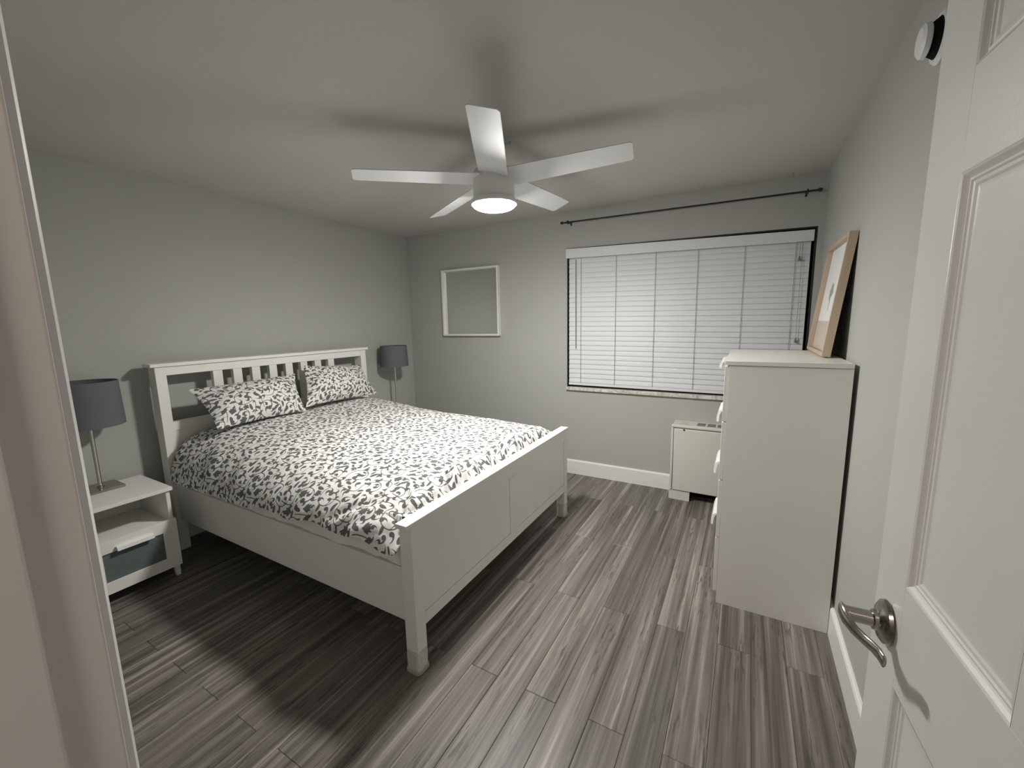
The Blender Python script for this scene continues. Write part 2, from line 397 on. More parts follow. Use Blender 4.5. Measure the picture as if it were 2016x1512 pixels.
def slat_mesh():
    m = MB(); w, t, n = .026, .0028, 4; L = BX1-BX0
    top = []; bot = []
    for i in range(n+1):
        u = -1+2*i/n; cam_ = .0022*(1-u*u)
        y = w*u*math.cos(lean) - cam_*math.sin(lean); z = -w*u*math.sin(lean)*-1 - cam_*math.cos(lean)*0
        # local: u=-1 is the lower room-side edge
        top.append((y-.0014, z)); bot.append((y+.0014, z))
    pr = top+bot[::-1]
    A = [m.bm.verts.new((-L/2, y, z)) for y, z in pr]; B = [m.bm.verts.new((L/2, y, z)) for y, z in pr]
    for i in range(len(pr)): j = (i+1) % len(pr); m.bm.faces.new((A[i], A[j], B[j], B[i]))
    m.bm.faces.new(A); m.bm.faces.new(B[::-1])
    return m
s0 = slat_mesh().build('slat', M['slat'], bl, local=True)
for i in range(NS):
    s = s0 if i == 0 else s0.copy()
    if i: C.objects.link(s)
    t = i/(NS-1); za, zb = zl0+(zl1-zl0)*t, zr0+(zr1-zr0)*t
    s.location = Vector(((BX0+BX1)/2, .020, (za+zb)/2)) - ORG[bl.name]
    s.rotation_euler = (0, math.atan2(za-zb, BX1-BX0), 0)
vbar('bottom_rail', M['slat'], BX0, BX1, .838, .860, .834, .855, .005, .045, .003)
for x in (2.011, 2.318, 2.634, 2.943, 3.251, 3.557):
    zt = 1.955-(x-VXL)*.0242
    MB().box(x-.0013, x+.0013, .0065, .0080, .852, zt).build('ladder_cord', M['cord'], bl)
MB().tube([(1.966, -.002, 1.94), (1.9665, -.003, 1.55), (1.968, -.003, 1.172)], .0028, 8).build('tilt_wand', M['cord'], bl, smooth=True)
for dx, zb in ((3.578, 1.80), (3.593, 1.245)):
    pc = MB().tube([(dx, -.001, 1.92), (dx+.001, -.001, zb+.02)], .0012, 6).build('pull_cord', M['cord'], bl)
    MB().lathe([(0, .036), (.004, .034), (.007, .016), (.009, 0), (0, -.001)], (dx+.001, -.003, zb-.012), 12).build('tassel', M['vent'], pc, smooth=True)

# ------------------------------------------------------------------ curtain rod
cr = thing('curtain_rod', (2.76, 0, 2.23), 'thin dark curtain rod with ball finials above the window', 'curtain rod')
RL, RR = Vector((1.885, -.085, 2.240)), Vector((3.640, -.085, 2.2165))
MB().tube([RL, RR], .0062, 10).build('rod', M['dark_metal'], cr, smooth=True)
for p, s in ((RL, -1), (RR, 1)):
    MB().lathe([(0, 0), (.006, .001), (.011, .008), (.0125, .015), (.010, .024), (.005, .028), (0, .0285)], p+Vector((s*-.001, 0, 0)), 16, 'x', Matrix.Scale(s, 4, (1, 0, 0))).build('finial', M['dark_metal'], cr, smooth=True)
for x in (1.925, 3.588):
    t = (x-RL.x)/(RR.x-RL.x); z = RL.z+(RR.z-RL.z)*t
    m = MB().box(x-.006, x+.006, -.006, 0, z-.014, z+.014, bev=.002).tube([(x, -.004, z), (x, -.07, z), (x, -.080, z)], .004, 8)
    m.lathe([(.0075, -.004), (.0150, -.004), (.0150, .004), (.0075, .004), (.0075, -.004)], (x, -.085, z), 18, 'x', close=False)
    m.build('bracket', M['dark_metal'], cr, smooth=True)

# ------------------------------------------------------------------ scroll print
TW,TH,PN=0.42,0.36,0.00125
def scroll_tile():
    nx,ny=int(TW/PN),int(TH/PN); rng=random.Random(5)
    S=np.full((ny,nx),0.03)
    def dot(x,y,r):
        m=r+.026
        I=np.arange(int((x-m)/PN)-1,int((x+m)/PN)+2); J=np.arange(int((y-m)/PN)-1,int((y+m)/PN)+2)
        D=np.hypot(I[None,:]*PN-x,J[:,None]*PN-y)-r
        ix=np.ix_(J%ny,I%nx); S[ix]=np.minimum(S[ix],D)
    def run(P,R):
        for (x,y),r in zip(P,R): dot(x,y,r)
    def leaf(x,y,a,L,w,bend=0.0):
        for k in range(1,13):
            t=k/13; dot(x+L*t*math.cos(a+bend*t),y+L*t*math.sin(a+bend*t),w*math.sin(math.pi*t**.8)**.8)
    def lobed(x,y,a,s):
        leaf(x,y,a,.052*s,.0095*s)
        for q,l in ((.8,.034),(-.8,.034),(.38,.044),(-.38,.044)):
            leaf(x+.008*s*math.cos(a),y+.008*s*math.sin(a),a+q,l*s,.0068*s)
        dot(x+.02*s*math.cos(a),y+.02*s*math.sin(a),.009*s)
    def comma(x,y,a,L,s,sg):
        # tail at (x,y), head at the far end hooking to sg
        n=12
        for k in range(n+1):
            t=k/n; b=a+sg*1.5*t*t
            x+=L/n*math.cos(b); y+=L/n*math.sin(b); dot(x,y,.0016*s+.0050*s*t*t)
        b=a+sg*2.6; dot(x+.005*s*math.cos(b),y+.005*s*math.sin(b),.0095*s)
    cells=[]
    for r in range(3):
        for c in range(3):
            cells.append((TW*(c+.5+.5*(r%2==1)*0+.18*((r%3)-1))/3+rng.uniform(-.006,.006),TH*(r+.5)/3+(c%2)*.02+rng.uniform(-.006,.006),1 if (r+c)%2 else -1,r,c))
    for x,y,sg,r,c in cells:
        R0=.053; a0=-math.pi/2-sg*.35+rng.uniform(-.2,.2); turn=rng.uniform(1.5,1.75)*math.pi; n=150; P=[];Q=[]
        for i in range(n+1):
            t=i/n; rr=R0*(1-.62*t**1.3); a=a0+sg*turn*t
            P.append((x+rr*math.cos(a),y+rr*math.sin(a))); Q.append(.0021+.0024*max(0,t-.72)/.28)
        run(P,Q); ex,ey=P[-1]; a=a0+sg*turn+sg*(math.pi/2+.9)
        dot(ex+.006*math.cos(a),ey+.006*math.sin(a),.0112)
        # tail to the next curl below
        px,py=P[0]; tx=-sg*-math.sin(a0); ty=-sg*math.cos(a0)
        qx,qy=px+tx*.055+sg*.03,py-.075
        pts=[]
        for i in range(70):
            t=i/69; bx=(1-t)**2*px+2*t*(1-t)*(px+tx*.045)+t*t*qx; by=(1-t)**2*py+2*t*(1-t)*(py+ty*.045)+t*t*qy; pts.append((bx,by))
        run(pts,[.0021]*70)
        k=int(n*.42); comma(P[k][0],P[k][1],a0+sg*turn*.42+sg*(math.pi/2+.75),.034,.85,sg)
        k=int(n*.16); comma(P[k][0],P[k][1],a0+sg*turn*.16+sg*(math.pi/2-.9),.036,.95,-sg)
        k=int(n*.30); leaf(P[k][0],P[k][1],a0+sg*turn*.30+sg*(math.pi/2-.6),.034,.0068,-sg*.5)
    for it in range(150):
        j,i=np.unravel_index(np.argmax(S),S.shape); m=S[j,i]
        if m<.0112: break
        x,y=i*PN,j*PN; a=rng.uniform(0,2*math.pi); best=None
        for q in range(16):
            b=q*math.pi/8; l=0
            for t in (-.022,-.014,-.007,.007,.014,.022):
                l+=min(S[int((y+t*math.sin(b))/PN)%ny,int((x+t*math.cos(b))/PN)%nx],.02)
            if best is None or l>best[0]: best=(l,b)
        a=best[1]+(math.pi if rng.random()<.5 else 0); s=min(1.0,m/.0205); u=rng.random()
        L=.042*s
        x0,y0=x-L*.55*math.cos(a),y-L*.55*math.sin(a)
        if m>.0165 and u<.16: lobed(x0,y0,a,.84*s)
        elif u<.74: comma(x0,y0,a,.036*s,.95*s,rng.choice((-1,1)))
        elif m<.0122: leaf(x-.011*math.cos(a),y-.011*math.sin(a),a,.022,.0052,0)
        else: leaf(x0,y0,a,L,.0082*s,rng.uniform(-.7,.7))
    return S
SCROLL = scroll_tile()*1000.0
def scroll_at(u, v):
    ny, nx = SCROLL.shape
    x = (u/PN) % nx; y = (v/PN) % ny
    i = np.floor(x).astype(int); j = np.floor(y).astype(int); fx, fy = x-i, y-j
    i %= nx; j %= ny; i2, j2 = (i+1) % nx, (j+1) % ny
    return (SCROLL[j, i]*(1-fx)+SCROLL[j, i2]*fx)*(1-fy)+(SCROLL[j2, i]*(1-fx)+SCROLL[j2, i2]*fx)*fy
def vnoise(x, y, seed=0):
    r = np.random.RandomState(seed).rand(64, 64)
    i = np.floor(x).astype(int); j = np.floor(y).astype(int); fx, fy = x-i, y-j
    fx = fx*fx*(3-2*fx); fy = fy*fy*(3-2*fy)
    g = lambda a, b: r[b % 64, a % 64]
    return (g(i, j)*(1-fx)+g(i+1, j)*fx)*(1-fy)+(g(i, j+1)*(1-fx)+g(i+1, j+1)*fx)*fy - .5
def grid_mesh(name, P, S, mat, wrap=False):
    ny, nx = P.shape[:2]
    me = bpy.data.meshes.new(name)
    me.vertices.add(nx*ny); me.vertices.foreach_set('co', P.reshape(-1).astype(np.float32))
    idx = np.arange(nx*ny).reshape(ny, nx)
    q = np.stack([idx[:-1, :-1], idx[:-1, 1:], idx[1:, 1:], idx[1:, :-1]], -1).reshape(-1, 4)
    me.loops.add(q.size); me.loops.foreach_set('vertex_index', q.reshape(-1).astype(np.int32))
    me.polygons.add(len(q)); me.polygons.foreach_set('loop_start', (np.arange(len(q))*4).astype(np.int32))
    me.polygons.foreach_set('use_smooth', np.ones(len(q), bool))
    me.update(calc_edges=True)
    at = me.attributes.new('scroll', 'FLOAT', 'POINT'); at.data.foreach_set('value', S.reshape(-1).astype(np.float32))
    me.materials.append(mat); me.validate()
    return me

# ------------------------------------------------------------------ bed
YN, YFAR, YC = -2.413, -.813, -1.613
bed = thing('bed', (1.2, YC, 0), 'white wooden double bed with slatted headboard and panelled footboard', 'bed')
W_ = M['white']
bx('headboard_cap', W_, bed, .090, .202, YN-.024, YFAR+.024, 1.188, 1.210, bev=.003)
for y0, y1 in ((YN, YN+.056), (YFAR-.056, YFAR)): bx('headboard_post', W_, bed, .100, .190, y0, y1, 0, 1.188, bev=.002)
bx('headboard_rail', W_, bed, .138, .187, YN+.056, YFAR-.056, 1.134, 1.188, bev=.0015)
bx('headboard_rail', W_, bed, .138, .187, YN+.056, YFAR-.056, .782, .838, bev=.0015)
bx('headboard_panel', W_, bed, .146, .184, YN+.056, YFAR-.056, .30, .7808, bev=.0015)
for k in range(8): bx('headboard_slat', W_, bed, .146, .182, -2.097+.1265*k, -2.097+.1265*k+.058, .838, 1.134, bev=.0012)
for y0, y1 in ((-2.391, -2.366), (-.860, -.835)): bx('side_rail', W_, bed, .190, 2.150, y0, y1, .205, .442, bev=.002)
bx('footboard_cap', W_, bed, 2.154, 2.2125, YN-.024, YFAR+.024, .6395, .6590, bev=.002)
bx('footboard_rail', W_, bed, 2.160, 2.2114, YN+.056, YFAR-.056, .572, .6395, bev=.0012)
bx('footboard_rail', W_, bed, 2.160, 2.2114, YN+.056, YFAR-.056, .196, .250, bev=.0012)
bx('footboard_stile', W_, bed, 2.160, 2.2110, YC-.034, YC+.046, .250, .5705, bev=.0012)
bx('footboard_panel', W_, bed, 2.166, 2.2088, YN+.056, YC-.0362, .2522, .572, bev=.0008)
bx('footboard_panel', W_, bed, 2.166, 2.2088, YC+.0468, YFAR-.0575, .2522, .572, bev=.0008)
def foot_post(y0, y1):
    p = bx('footboard_post', W_, bed, 2.150, 2.2118, y0, y1, .012, .6395, bev=.002)
    # clear plastic furniture cup round the foot
    yc = (y0+y1)/2; n = 28; m = MB()
    def ring(hx, hy, z, e=4.0):
        out = []
        for i in range(n):
            a = 2*PI*i/n; c, s = math.cos(a), math.sin(a)
            out.append(m.bm.verts.new((2.1812+hx*math.copysign(abs(c)**(2/e), c), yc+hy*math.copysign(abs(s)**(2/e), s), z)))
        return out
    rs = [ring(.036, .036, 0), ring(.040, .040, .006), ring(.038, .038, .016), ring(.035, .034, .026), ring(.0335, .0325, .07), ring(.0345, .0335, .090), ring(.0360, .0350, .096), ring(.0345, .0335, .100), ring(.0300, .0290, .099), ring(.0300, .0290, .012)]
    for a, b in zip(rs, rs[1:]):
        for i in range(n): m.bm.faces.new((a[i], a[(i+1) % n], b[(i+1) % n], b[i]))
    m.bm.faces.new(rs[0][::-1]); m.bm.faces.new(rs[-1])
    m.build('foot_cup', M['plastic'], p, smooth=True, label='clear plastic cup round the bed foot', ang=60)
foot_post(YN, YN+.056); foot_post(YFAR-.056, YFAR)
bx('centre_beam', W_, bed, .190, 2.150, YC-.02, YC+.02, .225, .262)
for k in range(14): bx('bed_slat', M['oak'], bed, .25+.138*k, .32+.138*k, -2.364, -.862, .262, .280, bev=.001)

# mattress under a white sheet
def mattress():
    x0, x1, hw, z0, z1, r = .200, 2.146, .783, .281, .615, .055
    sec = []                                     # rounded section: (side sign, y from the middle, z)
    arc = np.linspace(0, PI/2, 9)
    zs_ = np.arange(z0+r, z1-r+.001, .006)
    right = [(hw-r+r*math.sin(a), z0+r-r*math.cos(a)) for a in arc]+[(hw, z) for z in zs_[1:-1]]+[(hw-r+r*math.cos(a), z1-r+r*math.sin(a)) for a in arc]
    top = [(y, z1) for y in np.linspace(hw-r, -(hw-r), 24)[1:-1]]
    pts = right+top+[(-y, z) for y, z in right[::-1]]+[(y, z0) for y in np.linspace(-(hw-r), hw-r, 24)[1:-1]]
    y_, z_ = np.array(pts).T; n = len(pts); P = []
    for t in np.concatenate([[0, .002, .006, .012, .02], np.linspace(.03, .97, 150), [.98, .988, .994, .998, 1]]):
        e = min(t, 1-t)/.02; ins = .04*(1-math.sqrt(max(0, 1-(1-e)**2))) if e < 1 else 0
        y = y_*(1-ins/hw); z = z_+(.448-z_)*ins/.167
        w = .010*vnoise(np.full(n, t*26.)+z*8, z*9+3, 4)+.006*vnoise(np.full(n, t*80.), z*5, 5)
        side = np.abs(y) > hw-.03-ins
        y = np.where(side, y+np.sign(y)*np.minimum(w, .003), y)
        low = z < .4535+.004*math.sin(t*23)+.003*math.sin(t*61)      # tucked inside the rails
        y = np.where(low, np.clip(y, -.750, .750), y)
        P.append(np.stack([np.full(n, x0+(x1-x0)*t), YC+y, z], -1))
    P = np.array(P); P = np.concatenate([P, P[:, :1]], 1)
    me = grid_mesh('mattress', P, np.full(P.shape[:2], 5.0), M['sheet'])
    bm = bmesh.new(); bm.from_mesh(me); bmesh.ops.remove_doubles(bm, verts=bm.verts, dist=1e-5)
    bmesh.ops.holes_fill(bm, edges=[e_ for e_ in bm.edges if e_.is_boundary], sides=0); bmesh.ops.recalc_face_normals(bm, faces=bm.faces); bm.to_mesh(me); bm.free()
    o = bpy.data.objects.new('mattress', me); C.objects.link(o)
    return tag(o, 'mattress in a crumpled white fitted sheet, showing below the patterned duvet', 'mattress')
mattress()

# duvet: a quilted sheet over the mattress, hanging down both long sides
def duvet():
    nx, ny = 460, 600
    X = np.linspace(.200, 2.144, nx)
    zt = np.interp(X, [.19, .30, .45, .77, 1.24, 1.7, 1.95, 2.06, 2.11, 2.152], [.755, .785, .788, .757, .737, .722, .712, .705, .690, .610])
    hemn = np.interp(X, [.19, .36, .63, .95, 1.30, 1.49, 1.70, 1.80, 1.95, 2.04, 2.11, 2.15], [.500, .498, .492, .512, .530, .538, .548, .545, .566, .540, .532, .530])
    hemn = hemn+.022*vnoise(X*5.5, X*0+2, 41)+.010*vnoise(X*13, X*0+5, 42)
    pw = np.interp(X, [.2, .6, 1.2, 2.1], [8.0, 6.5, 4.6, 4.0]); pf_ = np.interp(X, [.2, 1.2, 2.1], [9.0, 8.0, 6.5])
    aw = np.interp(X, [.196, .26, .5, 1.2, 2.1, 2.15], [.795, .822, .832, .832, .834, .828])
    T = np.linspace(-1, 1, ny)
    P = np.zeros((nx, ny, 3)); U = np.zeros((nx, ny))
    fine = np.linspace(-1, 1, 1600)
    for i in range(nx):
        g = np.sign(fine)*(1-(1-np.abs(fine))**2.2)     # more samples near the edges
        h = np.where(g < 0, hemn[i], .53)
        z = h+(zt[i]-h)*(1-np.abs(g)**np.where(g < 0, pw[i], pf_[i]))**.625
        y = YC+aw[i]*g
        L = np.concatenate([[0], np.cumsum(np.hypot(np.diff(y), np.diff(z)))])
        s = np.linspace(0, L[-1], ny)
        P[i, :, 0] = X[i]; P[i, :, 1] = np.interp(s, L, y); P[i, :, 2] = np.interp(s, L, z); U[i] = s-np.interp(0, fine, L)
    XX = P[..., 0].copy(); A = U
    # cloth folds along the surface normal
    dx = np.gradient(P, axis=0); dy = np.gradient(P, axis=1); N = np.cross(dx, dy); N /= np.linalg.norm(N, axis=-1, keepdims=True)
    N *= np.sign(N[nx//2, ny//2, 2])
    side = np.clip((np.abs(A)-.62)/.14, 0, 1)
    d = .010*vnoise(XX*4.2, A*4.2, 1)+.006*vnoise(XX*9, A*8, 2)+.0025*vnoise(XX*24, A*22, 7)
    # vertical drape folds on the hanging side
    d += side*(.016*vnoise(XX*7.5+A*2.5, A*1.5, 3)+.008*vnoise(XX*17+A*6, A*3, 8))
    # bunched cloth against the footboard
    ft = np.exp(-((2.105-XX)/.080)**2)*np.clip((.80-np.abs(A+.05))/.3, 0, 1)
    q = vnoise(A*16+XX*9+.9*vnoise(A*6, XX*7, 12), XX*6, 9)
    d += ft*(.052*(.26-np.abs(q)*1.8)+.040*vnoise(A*9, XX*12, 10)+.034*vnoise(A*27+XX*16, XX*11, 11))
    # diagonal folds at the near foot corner
    cf = np.exp(-(((XX-1.88)/.22)**2+((A+.80)/.16)**2))
    d += cf*.022*vnoise((XX*1.0-(A)*1.5)*13, (XX+A)*2.0, 13)
    N = N.copy(); N[..., 0] *= .30*np.clip((2.150-XX)/.04, 0, 1)
    d = d*np.clip((2.158-XX)/.03, 0, 1)
    P = P+N*d[..., None]
    P[..., 0] = np.minimum(P[..., 0], 2.1470)
    P[..., 0] = np.maximum(P[..., 0], .1945)
    ok = np.abs(P[..., 1]-YC) < .80
    # stay above the mattress
    P[..., 2] = np.where(ok & (np.abs(P[..., 1]-YC) < .74), np.maximum(P[..., 2], .640), P[..., 2])
    S = 1.14*scroll_at(A/1.14+10+.012*vnoise(XX*5, A*5, 21), XX/1.14+10+.012*vnoise(XX*5, A*5, 22))
    # lining 14 mm under the printed face, joined at the hems: a quilt with thickness
    Q = P-N*.014
    Q[..., 0] = np.clip(Q[..., 0], .1950, 2.1465)
    P2 = np.concatenate([P, Q[:, ::-1], P[:, :1]], 1); S2 = np.concatenate([S, S[:, ::-1]*0+5, S[:, :1]], 1)
    mid = (P+Q)/2; mid = np.concatenate([mid, mid[:, ::-1], mid[:, :1]], 1)
    P2 = np.concatenate([mid[:1], P2, mid[-1:]], 0); S2 = np.concatenate([S2[:1], S2, S2[-1:]], 0)
    me = grid_mesh('duvet', P2, S2, M['scroll'])
    o = bpy.data.objects.new('duvet', me); C.objects.link(o)
    return tag(o, 'white duvet printed with grey vine scrolls, spread over the bed', 'duvet')
duvet()

def pillow(cor, nrm, thick, off, label, sag=.0):
    BL, BR, TR, TL = [np.array(c) for c in cor]; nrm = np.array(nrm, float); nrm /= np.linalg.norm(nrm)
    n = 150
    u = np.linspace(-1, 1, n); Uu, Vv = np.meshgrid(u, u)
    a, b = (Uu+1)/2, (Vv+1)/2
    # edges bow inwards slightly between the corners
    pinch = .07
    a2 = .5+(a-.5)*(1-pinch*(1-Vv**2)); b2 = .5+(b-.5)*(1-pinch*(1-Uu**2))
    base = (BL*((1-a2)*(1-b2))[..., None]+BR*(a2*(1-b2))[..., None]+TR*(a2*b2)[..., None]+TL*((1-a2)*b2)[..., None])
    h = ((1-np.abs(Uu)**2.2)**.72*(1-np.abs(Vv)**2.2)**.72)
    wr = .022*vnoise(Uu*2.5+off, Vv*2.5, 31)+.010*vnoise(Uu*8+off, Vv*7, 32)+.006*(np.abs(Uu)**3+np.abs(Vv)**3)*vnoise((Uu+Vv)*9+off, (Uu-Vv)*9, 33)
    w, hh = np.linalg.norm(BR-BL), np.linalg.norm(TL-BL)
    S = 1.15*scroll_at(a*w*.88+off, b*hh*.93+off*.7)
    front = base+nrm*(h*thick+wr*h)[..., None]; back = base-nrm*(h*thick*.75)[..., None]
    bm = bmesh.new(); lay = None
    P = np.concatenate([front, back[:, ::-1]], 1); P = np.concatenate([P, P[:, :1]], 1)
    S2 = np.concatenate([S, S[:, ::-1]], 1); S2 = np.concatenate([S2, S2[:, :1]], 1)
    me = grid_mesh('pillow', P, S2, M['scroll'])
    o = bpy.data.objects.new('pillow', me); C.objects.link(o)
    return tag(o, label, 'pillow', 'scroll print pillows against the headboard')
pillow([(.52, -2.265, .803), (.485, -1.655, .800), (.285, -1.585, 1.058), (.262, -2.285, 1.040)], (.72, .03, .62), .105, 3.3, 'scroll print pillow nearer the left nightstand, left one of the pair')
pillow([(.455, -1.635, .818), (.430, -.915, .800), (.272, -.955, 1.062), (.262, -1.500, 1.112)], (.80, .02, .52), .100, 7.9, 'scroll print pillow nearer the room corner and framed mirror, right one of the pair')

# ------------------------------------------------------------------ nightstands
def nightstand(yc, label):
    t = thing('nightstand', (.30, yc, 0), label, 'nightstand', 'white nightstands either side of the bed')
    w = .195; x0, x1 = .100, .500
    bx('top', W_, t, x0-.01, x1+.006, yc-w, yc+w, .514, .534, bev=.0015)
    for s in (-1, 1): bx('side_panel', W_, t, x0, x1-.006, yc+s*(w-.012), yc+s*(w-.030), .060, .514, bev=.001)
    bx('back_panel', W_, t, x0, x0+.006, yc-w+.030, yc+w-.030, .070, .514, bev=0)
    bx('shelf', W_, t, x0+.006, x1-.012, yc-w+.030, yc+w-.030, .322, .338, bev=.001)
    bx('bottom_panel', W_, t, x0+.006, x1-.014, yc-w+.030, yc+w-.030, .066, .080, bev=.001)
    d = MB(); ya, yb = yc-w+.004, yc+w-.006
    d.box(x1-.006, x1+.012, ya, yb, .286, .350, bev=.001).box(x1-.006, x1+.012, ya, yb, .068, .131, bev=.001)
    d.box(x1-.006, x1+.012, ya, yc-w+.062, .131, .286).box(x1-.006, x1+.012, yc+w-.073, yb, .131, .286)
    dr = d.build('drawer', W_, t, smooth=True)
    bx('drawer_panel', M['frost'], dr, x1-.002, x1+.005, yc-w+.062, yc+w-.073, .131, .286, bev=0, label='dark green frosted glass drawer panel')
    h = MB(); hy0, hy1 = yc-.079, yc+.076
    pr = [(.012, .310), (.024, .313), (.034, .308), (.037, .290), (.0345, .2895), (.0315, .305), (.024, .3095), (.012, .3065)]
    A = [h.bm.verts.new((x1+u, hy0, z)) for u, z in pr]; B = [h.bm.verts.new((x1+u, hy1, z)) for u, z in pr]
    for i in range(len(pr)): j = (i+1) % len(pr); h.bm.faces.new((A[i], A[j], B[j], B[i]))
    h.bm.faces.new(A); h.bm.faces.new(B[::-1])
    h.build('handle', M['handle'], dr, label='white metal drawer handle')
    for xa in (x0+.004, x1-.034):
        for s in (-1, 1):
            ye = yc+s*(w-.013); yi = yc+s*(w-.040)
            P = []
            for x in (0, 1):
                for y in (0, 1):
                    for z in (0, 1):
                        xx = xa+(.028 if x else 0); 
                        if z == 0: xx += (.004 if x == 0 else -.001)
                        P.append((xx, (ye if y == 0 else (yi if z else yi+s*.007)), .068 if z else 0.0))
            MB().hexa(P, bev=.001).build('leg', W_, t)
    return t
M['handle'] = paint('white_metal_handle', (.84, .84, .82), .3, .5)
nightstand(-2.718, 'white nightstand with open shelf and frosted glass drawer, left of the bed')
nightstand(-.535, 'white nightstand hidden beyond the bed in the corner, under the far lamp')

def lamp(x, y, z0, zs0, zs1, rt, rb, label, plate_dx=0):
    t = thing('table_lamp', (x, y, z0), label, 'lamp', 'grey drum table lamps')
    bx('base', M['dark_nickel'], t, x-.083, x+.083, y-.083, y+.083, z0, z0+.014, bev=.002)
    MB().lathe([(0, z0+.014), (.016, z0+.014), (.016, z0+.020), (.0105, z0+.024), (.0095, z0+.026), (.0095, zs0+.06), (0, zs0+.06)], (x, y, 0), 20).build('pole', M['steel'], t, smooth=True)
    MB().lathe([(0, zs0+.05), (.017, zs0+.05), (.017, zs0+.105), (.012, zs0+.112), (0, zs0+.112)], (x, y, 0), 18).build('socket', M['screw'], t, smooth=True)
    MB().lathe([(0, zs0+.112), (.012, zs0+.112), (.016, zs0+.135), (.026, zs0+.165), (.022, zs0+.185), (0, zs0+.195)], (x, y, 0), 20).build('bulb', M['alarm'], t, smooth=True)
    sh = MB().lathe([(rb, zs0), (rt, zs1), (rt-.0025, zs1), (rb-.0025, zs0), (rb, zs0)], (x, y, 0), 64, close=False).build('lamp_shade', M['shade'], t, smooth=True)
    m = MB()
    for a in (0, 2.094, 4.189): m.tube([(x+.016*math.cos(a), y+.016*math.sin(a), zs0+.075), (x+(rt-.004)*math.cos(a), y+(rt-.004)*math.sin(a), zs1-.03)], .0018, 6)
    m.build('spider', M['steel'], sh)
    # the flex that leaves the base at the back
    MB().tube([(x-.083, y-.03, z0+.006), (x-.10, y-.032, z0+.004), (x-.125, y-.034, z0+.004)], .003, 8).build('flex', M['screw'], t, smooth=True)
    return t
lamp(.171, -2.727, .534, .898, 1.143, .143, .1495, 'grey drum lamp on the nightstand left of the bed')
lamp(.205, -.470, .534, 1.000, 1.205, .130, .139, 'grey drum lamp in the far corner beyond the bed')

# ------------------------------------------------------------------ mirror on the back wall
mi = thing('wall_mirror', (.845, 0, 1.62), 'square white-framed mirror hung on the back wall', 'mirror')
X0_, X1_, Z0_, Z1_ = .505, 1.192, 1.286, 1.954; t_ = .017; D_ = .042
def fr4(root, x0, x1, z0, z1, t, d, mat, name='frame_side', y1=-.002):
    for k, P in enumerate((((x0, z0), (x0, z1), (x0+t, z1-t), (x0+t, z0+t)), ((x1, z0), (x1, z1), (x1-t, z1-t), (x1-t, z0+t)),
                           ((x0, z0), (x1, z0), (x1-t, z0+t), (x0+t, z0+t)), ((x0, z1), (x1, z1), (x1-t, z1-t), (x0+t, z1-t)))):
        m = MB(); A = [m.bm.verts.new((x, -d, z)) for x, z in P]; B = [m.bm.verts.new((x, y1, z)) for x, z in P]
        for i in range(4): m.bm.faces.new((A[i], A[(i+1) % 4], B[(i+1) % 4], B[i]))
        m.bm.faces.new(A); m.bm.faces.new(B[::-1]); m.build(name, mat, root)
fr4(mi, X0_, X1_, Z0_, Z1_, t_, D_, M['white'])
bx('mirror_glass', M['mirror'], mi, X0_+t_, X1_-t_, -.010, -.006, Z0_+t_, Z1_-t_, bev=0, label='silvered glass plate')
bx('back_board', M['cardback'], mi, X0_+t_, X1_-t_, -.006, -.002, Z0_+t_, Z1_-t_, bev=0)

# ------------------------------------------------------------------ air conditioner under the window
ac = thing('air_conditioner', (3.22, -.09, 0), 'beige floor-standing air conditioner cabinet below the window', 'air conditioner')
AX0, AX1, AY = 2.828, 3.640, -.180
MB().box(AX0, AX1, AY+.006, -.001, .074, .604, bev=.006).build('cabinet', M['ac'], ac, smooth=True)
bx('front_panel', M['ac'], ac, AX0+.018, AX1-.018, AY-.010, AY+.004, .080, .578, bev=.006)
bx('top_lip', M['ac'], ac, AX0-.002, AX1+.002, AY-.014, AY+.012, .586, .607, bev=.006)
bx('side_post', M['ac'], ac, AX0-.002, AX0+.014, AY-.008, AY+.010, .075, .586, bev=.004)
bx('side_post', M['ac'], ac, AX1-.014, AX1+.002, AY-.008, AY+.010, .075, .586, bev=.004)
MB().lathe([(.007, 0), (.007, -.003), (.004, -.005), (0, -.005)], (2.918, AY-.010, .572), 16, 'y').build('screw', M['screw'], ac)
for x, w in ((3.005, .052), (3.075, .052), (3.145, .052), (3.215, .052), (3.285, .052), (3.355, .052)):
    vt = MB()
    for j in range(5): vt.box(x, x+w, -.140+j*.018, -.130+j*.018, .602, .6065)
    g = bx('grille_plate', M['vent'], ac, x-.002, x+w+.002, -.145, -.052, .6035, .6050, bev=0)
    vt.build('grille', M['vent'], g)
tp = MB().box(2.872, 2.942, -.130, -.070, .6035, .6052).build('control_lid', M['ac'], ac)
for y in (-.131, -.071): MB().box(2.876, 2.938, y, y+.0035, .6045, .6056).build('lid_slot', M['vent'], tp)
# plinth: low skirt with a rounded end, open in the middle
m = MB(); prs = [(AX0-.008, AY+.014), (AX0-.005, AY+.004), (AX0+.008, AY-.001), (2.975, AY-.001), (2.975, AY+.007), (AX0+.016, AY+.007), (AX0+.010, -.001), (AX0-.008, -.001)]
A = [m.bm.verts.new((x, y, .0)) for x, y in prs]; B = [m.bm.verts.new((x, y, .076)) for x, y in prs]
for i in range(len(prs)): j = (i+1) % len(prs); m.bm.faces.new((A[i], A[j], B[j], B[i]))
m.bm.faces.new(A[::-1]); m.bm.faces.new(B); m.build('skirt', M['ac'], ac)
bx('skirt', M['ac'], ac, 3.49, AX1, AY-.001, AY+.007, 0, .076, bev=.002)
bx('skirt_return', M['ac'], ac, AX1-.008, AX1, AY+.007, -.001, 0, .074, bev=.002)
bx('cavity_back', M['black'], ac, AX0+.02, AX1-.02, -.05, -.04, .0, .074, bev=0)

